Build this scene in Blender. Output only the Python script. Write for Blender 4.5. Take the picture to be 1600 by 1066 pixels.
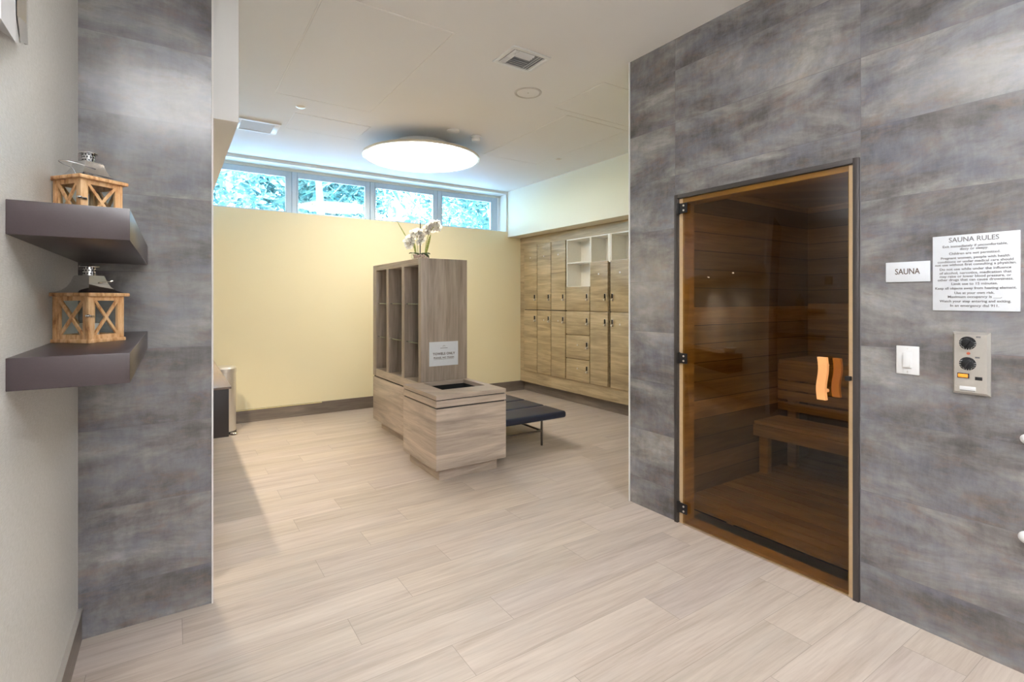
import bpy, bmesh, math, random
from mathutils import Vector, Matrix
random.seed(7)
PI = math.pi
S = bpy.context.scene
C = S.collection
for o in list(bpy.data.objects): bpy.data.objects.remove(o)

# ---------------------------------------------------------------- camera, exposure
cd = bpy.data.cameras.new('camera'); cam = bpy.data.objects.new('camera', cd); C.objects.link(cam)
cam.location = (0, 0, 1.42); cam.rotation_euler = (PI/2, 0, -math.radians(33.6))
cd.sensor_width = 36; cd.lens = 797/1600*36; cd.shift_y = -64/1600; cd.clip_start = .02
S.camera = cam
S.view_settings.view_transform = 'Standard'; S.view_settings.look = 'None'
S.view_settings.gamma = 1; S.view_settings.use_curve_mapping = False
S.view_settings.exposure = 0.08

# ---------------------------------------------------------------- world and sun
w = bpy.data.worlds.new('world'); S.world = w; w.use_nodes = True
nt = w.node_tree; nt.nodes.clear()
sky = nt.nodes.new('ShaderNodeTexSky'); sky.sky_type = 'NISHITA'; sky.sun_disc = False
sky.sun_elevation = math.radians(55); sky.sun_rotation = math.radians(200)
bg = nt.nodes.new('ShaderNodeBackground'); bg.inputs[1].default_value = 6.8
ow = nt.nodes.new('ShaderNodeOutputWorld')
nt.links.new(sky.outputs[0], bg.inputs[0]); nt.links.new(bg.outputs[0], ow.inputs[0])
sl = bpy.data.lights.new('sun', 'SUN'); sl.energy = 9; sl.angle = .01; sl.color = (1, .96, .9)
so = bpy.data.objects.new('sun', sl); C.objects.link(so)
so.rotation_euler = (math.radians(42), 0, math.radians(-25))

FLASH = None
def area(name, loc, size, power, color, rot=(0, 0, 0), shape='SQUARE', sy=None, spread=PI):
    l = bpy.data.lights.new(name, 'AREA'); l.energy = power; l.color = color; l.shape = shape; l.size = size
    if sy: l.size_y = sy
    l.spread = spread
    o = bpy.data.objects.new(name, l); C.objects.link(o); o.location = loc; o.rotation_euler = rot
    return o
def spot(name, loc, power, color, angle=100, blend=.6, r=.04):
    l = bpy.data.lights.new(name, 'SPOT'); l.energy = power; l.color = color
    l.spot_size = math.radians(angle); l.spot_blend = blend; l.shadow_soft_size = r
    o = bpy.data.objects.new(name, l); C.objects.link(o); o.location = loc
    return o
NEUTRAL = (1, .97, .96); COOL = (.93, .96, 1); WARM = (1, .85, .62)
P_FILL, P_PEND, P_DOWN, P_VAN, P_FLASH = 80, 36, 16, 150, 1350

# the photographer's flash, bounced off the ceiling
fl_ = spot('bounce_flash', (.28, .05, 1.85), P_FLASH, COOL, 120, 1, .05); fl_.rotation_euler = (PI, 0, 0)
# ---------------------------------------------------------------- helpers
ORG = {}
def link(o, parent=None):
    C.objects.link(o)
    if parent is not None: o.parent = parent
    return o
def empty(name, loc=(0, 0, 0), rz=0):
    o = bpy.data.objects.new(name, None); link(o); o.location = loc; o.rotation_euler = (0, 0, rz)
    o.empty_display_size = .05
    return o
def tag(o, label=None, cat=None, group=None, kind=None):
    if label: o['label'] = label
    if cat: o['category'] = cat
    if group: o['group'] = group
    if kind: o['kind'] = kind
    return o
def children(o): return [c for c in bpy.data.objects if c.parent == o]
def copy_tree(o, parent=None):
    c = o.copy(); C.objects.link(c); c.parent = parent
    for ch in children(o): copy_tree(ch, c)
    return c

class MB:
    """collects shapes in one bmesh"""
    def __init__(s): s.bm = bmesh.new()
    def box(s, x0, x1, y0, y1, z0, z1, bev=0, seg=2):
        b = bmesh.new()
        bmesh.ops.create_cube(b, size=1)
        for v in b.verts:
            v.co = Vector((x0+(v.co.x+.5)*(x1-x0), y0+(v.co.y+.5)*(y1-y0), z0+(v.co.z+.5)*(z1-z0)))
        if bev: bmesh.ops.bevel(b, geom=b.edges[:], offset=bev, segments=seg, profile=.5, affect='EDGES')
        return s._add(b)
    def _add(s, b, M=None):
        if M is not None: b.transform(M)
        me = bpy.data.meshes.new('t'); b.to_mesh(me); b.free(); s.bm.from_mesh(me); bpy.data.meshes.remove(me)
        return s
    def obox(s, M, sx, sy, sz, bev=0):
        b = bmesh.new(); bmesh.ops.create_cube(b, size=1)
        for v in b.verts: v.co = Vector((v.co.x*sx, v.co.y*sy, v.co.z*sz))
        if bev: bmesh.ops.bevel(b, geom=b.edges[:], offset=bev, segments=2, profile=.5, affect='EDGES')
        return s._add(b, M)
    def cyl(s, p, r, h, axis='Z', r2=None, n=32, bev=0):
        b = bmesh.new()
        bmesh.ops.create_cone(b, cap_ends=True, cap_tris=False, segments=n, radius1=r, radius2=r if r2 is None else r2, depth=h)
        if bev: bmesh.ops.bevel(b, geom=[e for e in b.edges if abs(e.verts[0].co.z-e.verts[1].co.z) < 1e-6], offset=bev, segments=2, profile=.5, affect='EDGES')
        M = Matrix.Translation(p)
        if axis == 'X': M = M @ Matrix.Rotation(PI/2, 4, 'Y')
        if axis == 'Y': M = M @ Matrix.Rotation(-PI/2, 4, 'X')
        return s._add(b, M)
    def ball(s, p, r, sc=(1, 1, 1), n=20):
        b = bmesh.new(); bmesh.ops.create_uvsphere(b, u_segments=n, v_segments=n//2, radius=r)
        return s._add(b, Matrix.Translation(p) @ Matrix.Diagonal((*sc, 1)))
    def lathe(s, prof, c=(0, 0, 0), n=48):
        b = bmesh.new(); rings = []
        for r, z in prof:
            rings.append([b.verts.new((c[0]+max(r, 1e-5)*math.cos(2*PI*i/n), c[1]+max(r, 1e-5)*math.sin(2*PI*i/n), c[2]+z)) for i in range(n)])
        for a, d in zip(rings, rings[1:]):
            for i in range(n): b.faces.new((a[i], a[(i+1) % n], d[(i+1) % n], d[i]))
        bmesh.ops.remove_doubles(b, verts=b.verts, dist=1e-4)
        return s._add(b)
    def tube(s, pts, r, n=10, r1=None):
        pts = [Vector(p) for p in pts]; b = bmesh.new(); rings = []
        up = Vector((0, 0, 1))
        for i, p in enumerate(pts):
            t = (pts[min(i+1, len(pts)-1)]-pts[max(i-1, 0)]).normalized()
            a = t.cross(up if abs(t.dot(up)) < .95 else Vector((1, 0, 0))).normalized(); c = t.cross(a)
            rr = r if r1 is None else r+(r1-r)*i/(len(pts)-1)
            rings.append([b.verts.new(p+rr*(a*math.cos(2*PI*k/n)+c*math.sin(2*PI*k/n))) for k in range(n)])
        for a, d in zip(rings, rings[1:]):
            for k in range(n): b.faces.new((a[k], a[(k+1) % n], d[(k+1) % n], d[k]))
        b.faces.new(rings[0]); b.faces.new(rings[-1])
        return s._add(b)
    def prism(s, poly, h, M=Matrix.Identity(4)):
        b = bmesh.new(); lo = [b.verts.new((x, y, 0)) for x, y in poly]; hi = [b.verts.new((x, y, h)) for x, y in poly]
        b.faces.new(lo); b.faces.new(hi)
        n = len(poly)
        for i in range(n): b.faces.new((lo[i], lo[(i+1) % n], hi[(i+1) % n], hi[i]))
        return s._add(b, M)
    def quad(s, a, b, c, d):
        s.bm.faces.new([s.bm.verts.new(p) for p in (a, b, c, d)]); return s
    def build(s, name, mat, parent=None, local=False, smooth=True):
        """world coordinates unless local; parents' own locations are taken off"""
        off = Vector((0, 0, 0))
        if parent is not None and not local:
            p = parent
            while p is not None: off += p.location; p = p.parent
        if not local and off.length: bmesh.ops.translate(s.bm, verts=s.bm.verts, vec=-off)
        bmesh.ops.recalc_face_normals(s.bm, faces=s.bm.faces)
        me = bpy.data.meshes.new(name); s.bm.to_mesh(me); s.bm.free()
        if smooth:
            for p in me.polygons: p.use_smooth = True
            try: me.set_sharp_from_angle(angle=math.radians(35))
            except Exception: pass
        for m in (mat if isinstance(mat, (list, tuple)) else [mat]): me.materials.append(m)
        o = bpy.data.objects.new(name, me); link(o, parent)
        return o
def recentre(o):
    """move a top-level mesh's origin to its base centre"""
    vs = [v.co for v in o.data.vertices]
    c = Vector(((min(v.x for v in vs)+max(v.x for v in vs))/2, (min(v.y for v in vs)+max(v.y for v in vs))/2, min(v.z for v in vs)))
    o.data.transform(Matrix.Translation(-c)); o.location = c
    return o
def text_mesh(name, body, size, M, mat, parent, align='CENTER', bold=0, extrude=.0004, width=None, space=1.0):
    cu = bpy.data.curves.new('t', 'FONT'); cu.body = body; cu.size = size; cu.align_x = align; cu.align_y = 'CENTER'
    cu.extrude = extrude; cu.offset = bold; cu.resolution_u = 3; cu.space_character = space
    to = bpy.data.objects.new('t', cu); C.objects.link(to)
    dg = bpy.context.evaluated_depsgraph_get(); dg.update()
    me = bpy.data.meshes.new_from_object(to.evaluated_get(dg)); me.name = name
    if width:
        xs = [v.co.x for v in me.vertices]; wd = max(xs)-min(xs)
        if wd > 0: me.transform(Matrix.Diagonal((width/wd, 1, 1, 1)))
    bpy.data.objects.remove(to); bpy.data.curves.remove(cu)
    me.materials.clear(); me.materials.append(mat)
    off = Vector((0, 0, 0)); p = parent
    while p is not None: off += p.location; p = p.parent
    me.transform(Matrix.Translation(-off) @ M)
    o = bpy.data.objects.new(name, me); link(o, parent)
    return o
def frame_on_x(x, y, z):   # text frame on a wall that faces -x
    return Matrix(((0, 0, -1, x), (-1, 0, 0, y), (0, 1, 0, z), (0, 0, 0, 1)))
def frame_on_y(x, y, z):   # text frame on a face that faces -y
    return Matrix(((1, 0, 0, x), (0, 0, -1, y), (0, 1, 0, z), (0, 0, 0, 1)))

# ---------------------------------------------------------------- materials
class NT:
    def __init__(s, name):
        s.m = bpy.data.materials.new(name); s.m.use_nodes = True; s.t = s.m.node_tree
        s.b = s.t.nodes['Principled BSDF']; s.out = s.t.nodes['Material Output']
    def n(s, typ, **kw):
        nd = s.t.nodes.new(typ)
        for k, v in kw.items(): setattr(nd, k, v)
        return nd
    def put(s, sock, v):
        if isinstance(v, bpy.types.NodeSocket): s.t.links.new(v, sock)
        else: sock.default_value = v
    def math(s, op, a, b=0, c=None):
        nd = s.n('ShaderNodeMath', operation=op); s.put(nd.inputs[0], a); s.put(nd.inputs[1], b)
        if c is not None: s.put(nd.inputs[2], c)
        return nd.outputs[0]
    def comb(s, x=0, y=0, z=0):
        nd = s.n('ShaderNodeCombineXYZ'); s.put(nd.inputs[0], x); s.put(nd.inputs[1], y); s.put(nd.inputs[2], z); return nd.outputs[0]
    def noise(s, vec, scale=1, detail=4, rough=.55, dist=0):
        nd = s.n('ShaderNodeTexNoise'); s.put(nd.inputs['Vector'], vec); s.put(nd.inputs['Scale'], scale)
        nd.inputs['Detail'].default_value = detail; nd.inputs['Roughness'].default_value = rough; nd.inputs['Distortion'].default_value = dist
        return nd.outputs[0]
    def white(s, vec):
        nd = s.n('ShaderNodeTexWhiteNoise', noise_dimensions='3D'); s.put(nd.inputs['Vector'], vec); return nd
    def ramp(s, fac, stops):
        nd = s.n('ShaderNodeValToRGB'); s.put(nd.inputs[0], fac); e = nd.color_ramp.elements
        while len(e) < len(stops): e.new(.5)
        for el, (p, c) in zip(e, stops): el.position = p; el.color = (*c, 1)
        return nd.outputs[0]
    def mix(s, fac, a, b, mode='MIX'):
        nd = s.n('ShaderNodeMix', data_type='RGBA', blend_type=mode); s.put(nd.inputs[0], fac)
        for i, v in ((6, a), (7, b)):
            if isinstance(v, tuple): v = (*v, 1)
            s.put(nd.inputs[i], v)
        return nd.outputs[2]
    def pos(s):
        g = s.n('ShaderNodeNewGeometry'); sp = s.n('ShaderNodeSeparateXYZ'); s.t.links.new(g.outputs['Position'], sp.inputs[0])
        return sp.outputs
    def obj(s):
        g = s.n('ShaderNodeTexCoord'); sp = s.n('ShaderNodeSeparateXYZ'); s.t.links.new(g.outputs['Object'], sp.inputs[0])
        return sp.outputs
    def rnd(s): return s.n('ShaderNodeObjectInfo').outputs['Random']
    def bump(s, h, strength=.2, dist=.002):
        nd = s.n('ShaderNodeBump'); nd.inputs['Strength'].default_value = strength; nd.inputs['Distance'].default_value = dist
        s.put(nd.inputs['Height'], h); s.t.links.new(nd.outputs[0], s.b.inputs['Normal'])
    def col(s, v): s.put(s.b.inputs['Base Color'], (*v, 1) if isinstance(v, tuple) else v)
    def rough(s, v): s.put(s.b.inputs['Roughness'], v)

def plain(name, c, rough=.5, metal=0, var=.04, scale=30, spec=None, bump=0):
    k = NT(name); o = k.obj(); n = k.noise(k.comb(o[0], o[1], o[2]), scale, 3)
    k.col(k.mix(n, tuple(x*(1-var) for x in c), tuple(min(1, x*(1+var)) for x in c)))
    k.rough(rough); k.b.inputs['Metallic'].default_value = metal
    if spec is not None: k.b.inputs['Specular IOR Level'].default_value = spec
    if bump: k.bump(n, bump, .001)
    return k.m
def emis(name, c, st):
    k = NT(name); k.col(c); k.b.inputs['Emission Color'].default_value = (*c, 1); k.b.inputs['Emission Strength'].default_value = st
    return k.m

def tile_mat():
    k = NT('slate_look_tile'); p = k.pos()
    u = k.math('ADD', k.math('ADD', p[0], p[1]), k.math('MULTIPLY', k.math('LESS_THAN', p[0], 1), .55))
    # right wall: x is constant 2.69, joints at y 1.089 + n*1.063
    uu = k.math('DIVIDE', k.math('SUBTRACT', u, 2.69+1.089), 1.063)
    vv = k.math('DIVIDE', k.math('SUBTRACT', p[2], .192), .338)
    cu, cv = k.math('FLOOR', uu), k.math('FLOOR', vv)
    fu, fv = k.math('FRACT', uu), k.math('FRACT', vv)
    wn = k.white(k.comb(cu, cv, 3.3)); sp = k.n('ShaderNodeSeparateColor'); k.t.links.new(wn.outputs[1], sp.inputs[0])
    off = k.math('MULTIPLY', sp.outputs[0], 40)
    v1 = k.comb(k.math('MULTIPLY', u, 1.7), k.math('MULTIPLY', p[2], 4.0), off)
    a = k.noise(v1, 1.0, 9, .66, .35)
    v2 = k.comb(k.math('MULTIPLY', u, 2.6), k.math('MULTIPLY', p[2], 5.5), k.math('ADD', off, 11))
    b = k.noise(v2, 1.2, 9, .72, .25)
    v3 = k.comb(k.math('MULTIPLY', u, 22), k.math('MULTIPLY', p[2], 7), off)
    c = k.noise(v3, 1.0, 7, .72)
    v4 = k.comb(k.math('MULTIPLY', u, 6), k.math('MULTIPLY', p[2], 26), off)
    d = k.noise(v4, 1.0, 6, .7, 1.5)
    col = k.ramp(a, [(.36, (.055, .048, .047)), (.46, (.115, .104, .102)), (.54, (.19, .178, .174)), (.64, (.31, .295, .275))])
    blue = k.ramp(b, [(.45, (0, 0, 0)), (.62, (1, 1, 1))])
    col = k.mix(k.math('MULTIPLY', blue, .5), col, (.155, .165, .215))
    rust = k.ramp(k.noise(v2, 2.3, 9, .74, .2), [(.52, (0, 0, 0)), (.66, (1, 1, 1))])
    col = k.mix(k.math('MULTIPLY', rust, .5), col, (.19, .125, .092))
    col = k.mix(.16, col, k.ramp(c, [(.38, (.11, .11, .115)), (.62, (.34, .335, .33))]))
    fleck = k.ramp(d, [(.62, (0, 0, 0)), (.72, (1, 1, 1))])
    col = k.mix(k.math('MULTIPLY', fleck, .35), col, (.07, .07, .08))
    br = k.math('MULTIPLY_ADD', sp.outputs[1], .26, .87)
    col = k.mix(1, col, k.comb(br, br, br), 'MULTIPLY')
    eu = k.math('MULTIPLY', k.math('MINIMUM', fu, k.math('SUBTRACT', 1, fu)), 1.063)
    ev = k.math('MULTIPLY', k.math('MINIMUM', fv, k.math('SUBTRACT', 1, fv)), .338)
    g = k.math('LESS_THAN', k.math('MINIMUM', eu, ev), .0011)
    col = k.mix(g, col, (.13, .125, .13))
    k.col(col)
    k.rough(k.math('MULTIPLY_ADD', a, .14, .10))
    k.b.inputs['Specular IOR Level'].default_value = .6
    # each tile sits a hair off plane
    geo = k.n('ShaderNodeNewGeometry'); vm = k.n('ShaderNodeVectorMath', operation='MULTIPLY_ADD')
    k.t.links.new(wn.outputs[1], vm.inputs[0]); vm.inputs[1].default_value = (.012, .012, .02); vm.inputs[2].default_value = (-.006, -.006, -.01)
    ad = k.n('ShaderNodeVectorMath', operation='ADD'); k.t.links.new(vm.outputs[0], ad.inputs[0]); k.t.links.new(geo.outputs['Normal'], ad.inputs[1])
    nm = k.n('ShaderNodeVectorMath', operation='NORMALIZE'); k.t.links.new(ad.outputs[0], nm.inputs[0])
    bp = k.n('ShaderNodeBump'); bp.inputs['Strength'].default_value = .08; bp.inputs['Distance'].default_value = .002
    k.put(bp.inputs['Height'], b); k.t.links.new(nm.outputs[0], bp.inputs['Normal']); k.t.links.new(bp.outputs[0], k.b.inputs['Normal'])
    return k.m

def floor_mat():
    k = NT('wood_look_floor_tile'); p = k.pos()
    W, L = .2055, 1.23
    rr = k.math('DIVIDE', k.math('SUBTRACT', p[1], 1.68), W); row = k.math('FLOOR', rr); fv = k.math('FRACT', rr)
    off = k.math('MULTIPLY', k.math('FLOORED_MODULO', k.math('ADD', row, 1), 3), .308)
    cc = k.math('DIVIDE', k.math('SUBTRACT', k.math('SUBTRACT', p[0], .647), off), L); colm = k.math('FLOOR', cc); fu = k.math('FRACT', cc)
    wn = k.white(k.comb(row, colm, 1.7)); sp = k.n('ShaderNodeSeparateColor'); k.t.links.new(wn.outputs[1], sp.inputs[0])
    sh = k.math('MULTIPLY', sp.outputs[0], 37)
    a = k.noise(k.comb(k.math('MULTIPLY', p[0], 1.1), k.math('MULTIPLY', p[1], 13), sh), 1, 6, .6, .8)
    b = k.noise(k.comb(k.math('MULTIPLY', p[0], 3.5), k.math('MULTIPLY', p[1], 70), sh), 1, 5, .6, .5)
    c = k.noise(k.comb(k.math('MULTIPLY', p[0], 2.2), k.math('MULTIPLY', p[1], 7), sh), 1, 3, .5, 1.5)
    col = k.ramp(a, [(.28, (.335, .262, .215)), (.50, (.475, .395, .342)), (.72, (.585, .505, .445))])
    col = k.mix(.35, col, k.ramp(b, [(.3, (.37, .30, .25)), (.6, (.60, .53, .475))]))
    col = k.mix(k.math('MULTIPLY', k.ramp(c, [(.5, (0, 0, 0)), (.75, (1, 1, 1))]), .25), col, (.43, .40, .375))
    br = k.math('MULTIPLY_ADD', sp.outputs[1], .16, .92)
    col = k.mix(1, col, k.comb(br, br, k.math('MULTIPLY', br, k.math('MULTIPLY_ADD', sp.outputs[2], .05, .97))), 'MULTIPLY')
    eu = k.math('MULTIPLY', k.math('MINIMUM', fu, k.math('SUBTRACT', 1, fu)), L)
    ev = k.math('MULTIPLY', k.math('MINIMUM', fv, k.math('SUBTRACT', 1, fv)), W)
    g = k.math('LESS_THAN', k.math('MINIMUM', eu, k.math('MULTIPLY', ev, 1.3)), .0013)
    k.col(k.mix(k.math('MULTIPLY', g, .75), col, (.26, .215, .18)))
    k.rough(k.math('MULTIPLY_ADD', b, .12, .34))
    k.bump(b, .06, .001)
    return k.m

def laminate(name, vertical=False, tone=1.0, warm=0.0):
    k = NT(name); o = k.pos(); r = k.rnd()
    u = k.math('ADD', o[0], o[1]); z = o[2]
    sh = k.math('MULTIPLY', r, 51)
    if vertical:   s1, s2 = k.comb(k.math('MULTIPLY', u, 11), k.math('MULTIPLY', z, 1.0), sh), k.comb(k.math('MULTIPLY', u, 60), k.math('MULTIPLY', z, 2.5), sh)
    else:          s1, s2 = k.comb(k.math('MULTIPLY', u, 1.3), k.math('MULTIPLY', z, 11), sh), k.comb(k.math('MULTIPLY', u, 3), k.math('MULTIPLY', z, 60), sh)
    a = k.noise(s1, 1, 6, .6, .9); b = k.noise(s2, 1, 5, .6, .4)
    t = tone
    c0, c1, c2 = (.145*t, .115*t, .092*t), (.27*t, .22*t, .18*t), (.42*t, .345*t, .285*t)
    if warm: c0, c1, c2 = [(c[0], c[1]*(1-warm*.05), c[2]*(1-warm*.3)) for c in (c0, c1, c2)]
    col = k.ramp(a, [(.28, c0), (.5, c1), (.72, c2)])
    col = k.mix(.3, col, k.ramp(b, [(.3, c0), (.65, c2)]))
    k.col(col); k.rough(.36); k.bump(b, .05, .001)
    return k.m

def cedar(name, axis='x', tone=1.0, plank=.0):
    """reddish brown wood; plank = board height for horizontal boards"""
    k = NT(name); p = k.pos(); r = k.rnd()
    if plank:
        q = k.math('DIVIDE', p[2], plank); row = k.math('FLOOR', q); f = k.math('FRACT', q)
        sh = k.math('MULTIPLY', k.white(k.comb(row, 5, 2)).outputs[0], 33)
    else: sh = k.math('MULTIPLY', r, 33); row = None
    u = k.math('ADD', p[0], p[1])
    a = k.noise(k.comb(k.math('MULTIPLY', u, 1.2), k.math('MULTIPLY', p[2], 14), sh), 1, 5, .6, .6)
    b = k.noise(k.comb(k.math('MULTIPLY', u, 4), k.math('MULTIPLY', p[2], 90), sh), 1, 4, .6)
    t = tone
    col = k.ramp(a, [(.3, (.19*t, .092*t, .034*t)), (.55, (.36*t, .21*t, .088*t)), (.75, (.50*t, .32*t, .15*t))])
    col = k.mix(.25, col, k.ramp(b, [(.3, (.18*t, .095*t, .04*t)), (.7, (.5*t, .31*t, .15*t))]))
    if plank:
        br = k.math('MULTIPLY_ADD', k.white(k.comb(row, 9, 4)).outputs[0], 1.0, .5)
        col = k.mix(1, col, k.comb(br, br, br), 'MULTIPLY')
        g = k.math('LESS_THAN', f, .03); col = k.mix(g, col, (.03, .014, .007))
    k.col(col); k.rough(.5)
    return k.m

def wallpaper():
    k = NT('woven_wallpaper'); p = k.pos()
    a = k.noise(k.comb(k.math('MULTIPLY', p[1], 40), k.math('MULTIPLY', p[2], 320), 0), 1, 3)
    b = k.noise(k.comb(k.math('MULTIPLY', p[1], 320), k.math('MULTIPLY', p[2], 40), 5), 1, 3)
    h = k.math('ADD', a, b)
    k.col(k.ramp(k.math('MULTIPLY', h, .5), [(.35, (.60, .59, .55)), (.65, (.78, .77, .74))]))
    k.rough(.38); k.bump(h, .35, .002)
    return k.m

def tinted_glass(name, tint, refl=1.0, rough=0.0):
    k = NT(name); t = k.t; t.nodes.remove(k.b)
    tr = k.n('ShaderNodeBsdfTransparent'); tr.inputs[0].default_value = (*tint, 1)
    gl = k.n('ShaderNodeBsdfGlossy'); gl.inputs['Roughness'].default_value = rough; gl.inputs[0].default_value = (1, 1, 1, 1)
    fr = k.n('ShaderNodeFresnel'); fr.inputs[0].default_value = 1.5
    mx = k.n('ShaderNodeMixShader'); gg = k.n('ShaderNodeNewGeometry')
    f = k.math('MULTIPLY', k.math('MULTIPLY', fr.outputs[0], refl), k.math('SUBTRACT', 1, gg.outputs['Backfacing']))
    t.links.new(f, mx.inputs[0]); t.links.new(tr.outputs[0], mx.inputs[1]); t.links.new(gl.outputs[0], mx.inputs[2]); t.links.new(mx.outputs[0], k.out.inputs[0])
    return k.m

M = {}
M['tile'] = tile_mat(); M['floor'] = floor_mat(); M['paper_wall'] = wallpaper()
M['ceiling'] = plain('ceiling_paint', (.80, .79, .78), .7, scale=3, var=.01)
M['cream'] = plain('cream_wall_paint', (.82, .745, .51), .55, scale=2, var=.015)
M['white_wall'] = plain('white_wall_paint', (.80, .79, .74), .6, scale=2, var=.01)
M['soffit'] = plain('pale_cream_paint', (.82, .79, .66), .6, scale=2, var=.01)
M['bulk'] = plain('bulkhead_paint', (.74, .74, .73), .6, scale=3, var=.01)
M['lam_h'] = laminate('greige_laminate_horizontal', False, 1.45)
M['lam_v'] = laminate('greige_laminate_vertical', True, 1.15)
M['lam_lock'] = laminate('locker_laminate', False, 1.55, 1.1)
M['lam_lockframe'] = laminate('locker_frame_laminate', False, 1.5, 1.0)
M['base'] = laminate('grey_baseboard_tile', False, .62)
M['dark_gap'] = plain('dark_gap', (.02, .017, .015), .8)  # near-black that puts the shade of open gaps into the colour
M['cub'] = plain('white_melamine', (.90, .87, .78), .5)
M['navy'] = plain('black_leather', (.009, .014, .034), .36, bump=.1, scale=200)
M['steel'] = plain('brushed_steel', (.74, .71, .67), .34, .8, scale=60)
M['dark_steel'] = plain('dark_steel', (.16, .14, .12), .35, .9)
M['chrome'] = plain('chrome', (.72, .73, .75), .09, 1)
M['black_metal'] = plain('black_metal', (.018, .018, .02), .4, .5)
M['frame_dark'] = plain('dark_bronze_frame', (.055, .048, .046), .38, .4)
M['shelf'] = plain('dark_brown_lacquer', (.040, .028, .030), .32, scale=200, var=.15)
M['vanity'] = plain('near_black_laminate', (.02, .014, .013), .35)
M['vanity_top'] = plain('brown_stone_top', (.17, .13, .11), .22)
M['white_trim'] = plain('white_trim', (.82, .80, .78), .35)
M['white_pl'] = plain('white_plastic', (.76, .76, .77), .35)
M['sign'] = plain('white_sign_face', (.72, .75, .80), .35)
M['text'] = plain('grey_print', (.16, .155, .16), .6)
M['text_dark'] = plain('dark_brown_print', (.09, .06, .05), .6)
M['cedar_wall'] = cedar('cedar_wall_boards', tone=.95, plank=.137)
M['cedar'] = cedar('cedar_board', tone=1.25)
M['cedar_dark'] = cedar('cedar_floor_slat', tone=1.1)
M['pale_wood'] = plain('pale_door_lining', (.62, .45, .27), .5, scale=40, var=.1)
M['handle_wood'] = plain('orange_alder_handle', (.85, .40, .15), .42, scale=25, var=.1)
M['lantern_wood'] = None
k = NT('scorched_pine'); o_ = k.obj()
nn = k.noise(k.comb(k.math('MULTIPLY', o_[0], 50), k.math('MULTIPLY', o_[1], 50), k.math('MULTIPLY', o_[2], 12)), 1, 4, .6, .5)
k.col(k.ramp(nn, [(.30, (.26, .085, .025)), (.42, (.62, .33, .14)), (.60, (.82, .54, .29))])); k.rough(.45); M['lantern_wood'] = k.m
M['glass'] = tinted_glass('clear_glass', (.96, .985, .975), 1)
M['shelf_glass'] = tinted_glass('green_edged_glass', (.30, .44, .38), 2.2)
M['win_glass'] = tinted_glass('window_glass', (.76, .92, 1.0), 1.2)
M['bronze_glass'] = tinted_glass('bronze_tinted_glass', (.745, .665, .48), .85)
M['win_frame'] = plain('blue_grey_aluminium', (.52, .59, .66), .4, .3)
M['light_disc'] = emis('lamp_diffuser', (1, .97, .92), 6)
M['panel_fill_light'] = emis('fill_panel_diffuser', (.93, .96, 1), 14)
M['down_light'] = emis('downlight_lens', (1, .82, .6), 30)
M['amber'] = emis('amber_indicator', (1, .30, .03), .35)
M['ring'] = plain('satin_ring', (.70, .64, .54), .3, .7)
M['petal'] = plain('white_petal', (.95, .94, .88), .6)
M['stem'] = plain('green_stem', (.45, .50, .16), .5)
M['leaf'] = plain('dark_leaf', (.05, .09, .03), .4)
pb = M['petal'].node_tree.nodes['Principled BSDF']; pb.inputs['Subsurface Weight'].default_value = .7; pb.inputs['Subsurface Radius'].default_value = (.03, .03, .025); pb.inputs['Subsurface Scale'].default_value = 1
M['centre'] = plain('yellow_flower_centre', (.30, .16, .05), .5)
M['pebble'] = plain('pink_pebbles', (.68, .50, .45), .5, scale=60, var=.25)
M['porcelain'] = plain('porcelain', (.85, .85, .83), .12)
M['tape'] = plain('yellow_masking_tape', (.85, .74, .36), .6)
M['vent_grey'] = plain('vent_white', (.78, .79, .80), .45)
M['vent_beige'] = plain('beige_grille', (.52, .46, .38), .6)
k = NT('tree_leaf'); r_ = k.rnd(); o_ = k.pos()
nn = k.noise(k.comb(o_[0], o_[1], o_[2]), 2.2, 4)
k.col(k.ramp(nn, [(.36, (.02, .075, .07)), (.48, (.07, .17, .14)), (.58, (.22, .36, .30)), (.68, (.6, .7, .62))])); k.rough(.35)
M['tree_leaf'] = k.m
M['bark'] = plain('tree_bark', (.30, .25, .19), .8, scale=12, var=.3)
M['ground'] = plain('pale_bounce_ground', (.62, .62, .60), .9, scale=2, var=.2)  # unseen ground, made pale to bounce daylight up onto the ceiling

def struct(name, mb, mat, parent=None, smooth=False):
    o = mb.build(name, mat, parent, smooth=smooth)
    if parent is None: tag(o, kind='structure')
    return o

# ================================================================ ROOM SHELL
ZC = 3.10; YW = 6.64; XR = 2.69; XL = -.33; YB = -2.6; XF = 5.45; XK = 4.57
struct('floor', MB().box(XL-.12, XF, YB-.12, YW+.36, -.1, 0), M['floor'])
struct('ceiling', MB().box(XL-.12, XF, YB-.12, YW, ZC, ZC+.12), M['ceiling'])
struct('wall_left', MB().box(XL-.12, XL, YB, 2.77, 0, ZC), M['paper_wall'])
struct('wall_left_far', MB().box(XL-.12, XL, 2.77, YW, 0, ZC), M['white_wall'])
struct('wall_behind', MB().box(XL-.12, XR+.12, YB-.12, YB, 0, ZC), M['white_wall'])
struct('wall_column', MB().box(XL, .150, 2.77, 2.87, 0, ZC), M['tile'])
DY0, DY1, DZ = 1.092, 2.150, 2.092
r = MB().box(XR, XR+.12, YB, DY0, 0, ZC).box(XR, XR+.12, DY1, 2.54, 0, ZC).box(XR, XR+.12, DY0, DY1, DZ, ZC)
struct('wall_right', r, M['tile'])
struct('wall_middle', MB().box(XR+.12, XF, 2.42, 2.54, 0, ZC), M['cream'])
struct('trim_1', MB().box(XR-.007, XR+.012, 2.541, 2.549, 0, ZC), M['white_trim'])
struct('trim_2', MB().box(.150, .157, 2.763, 2.872, 0, ZC), M['white_trim'])
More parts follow.
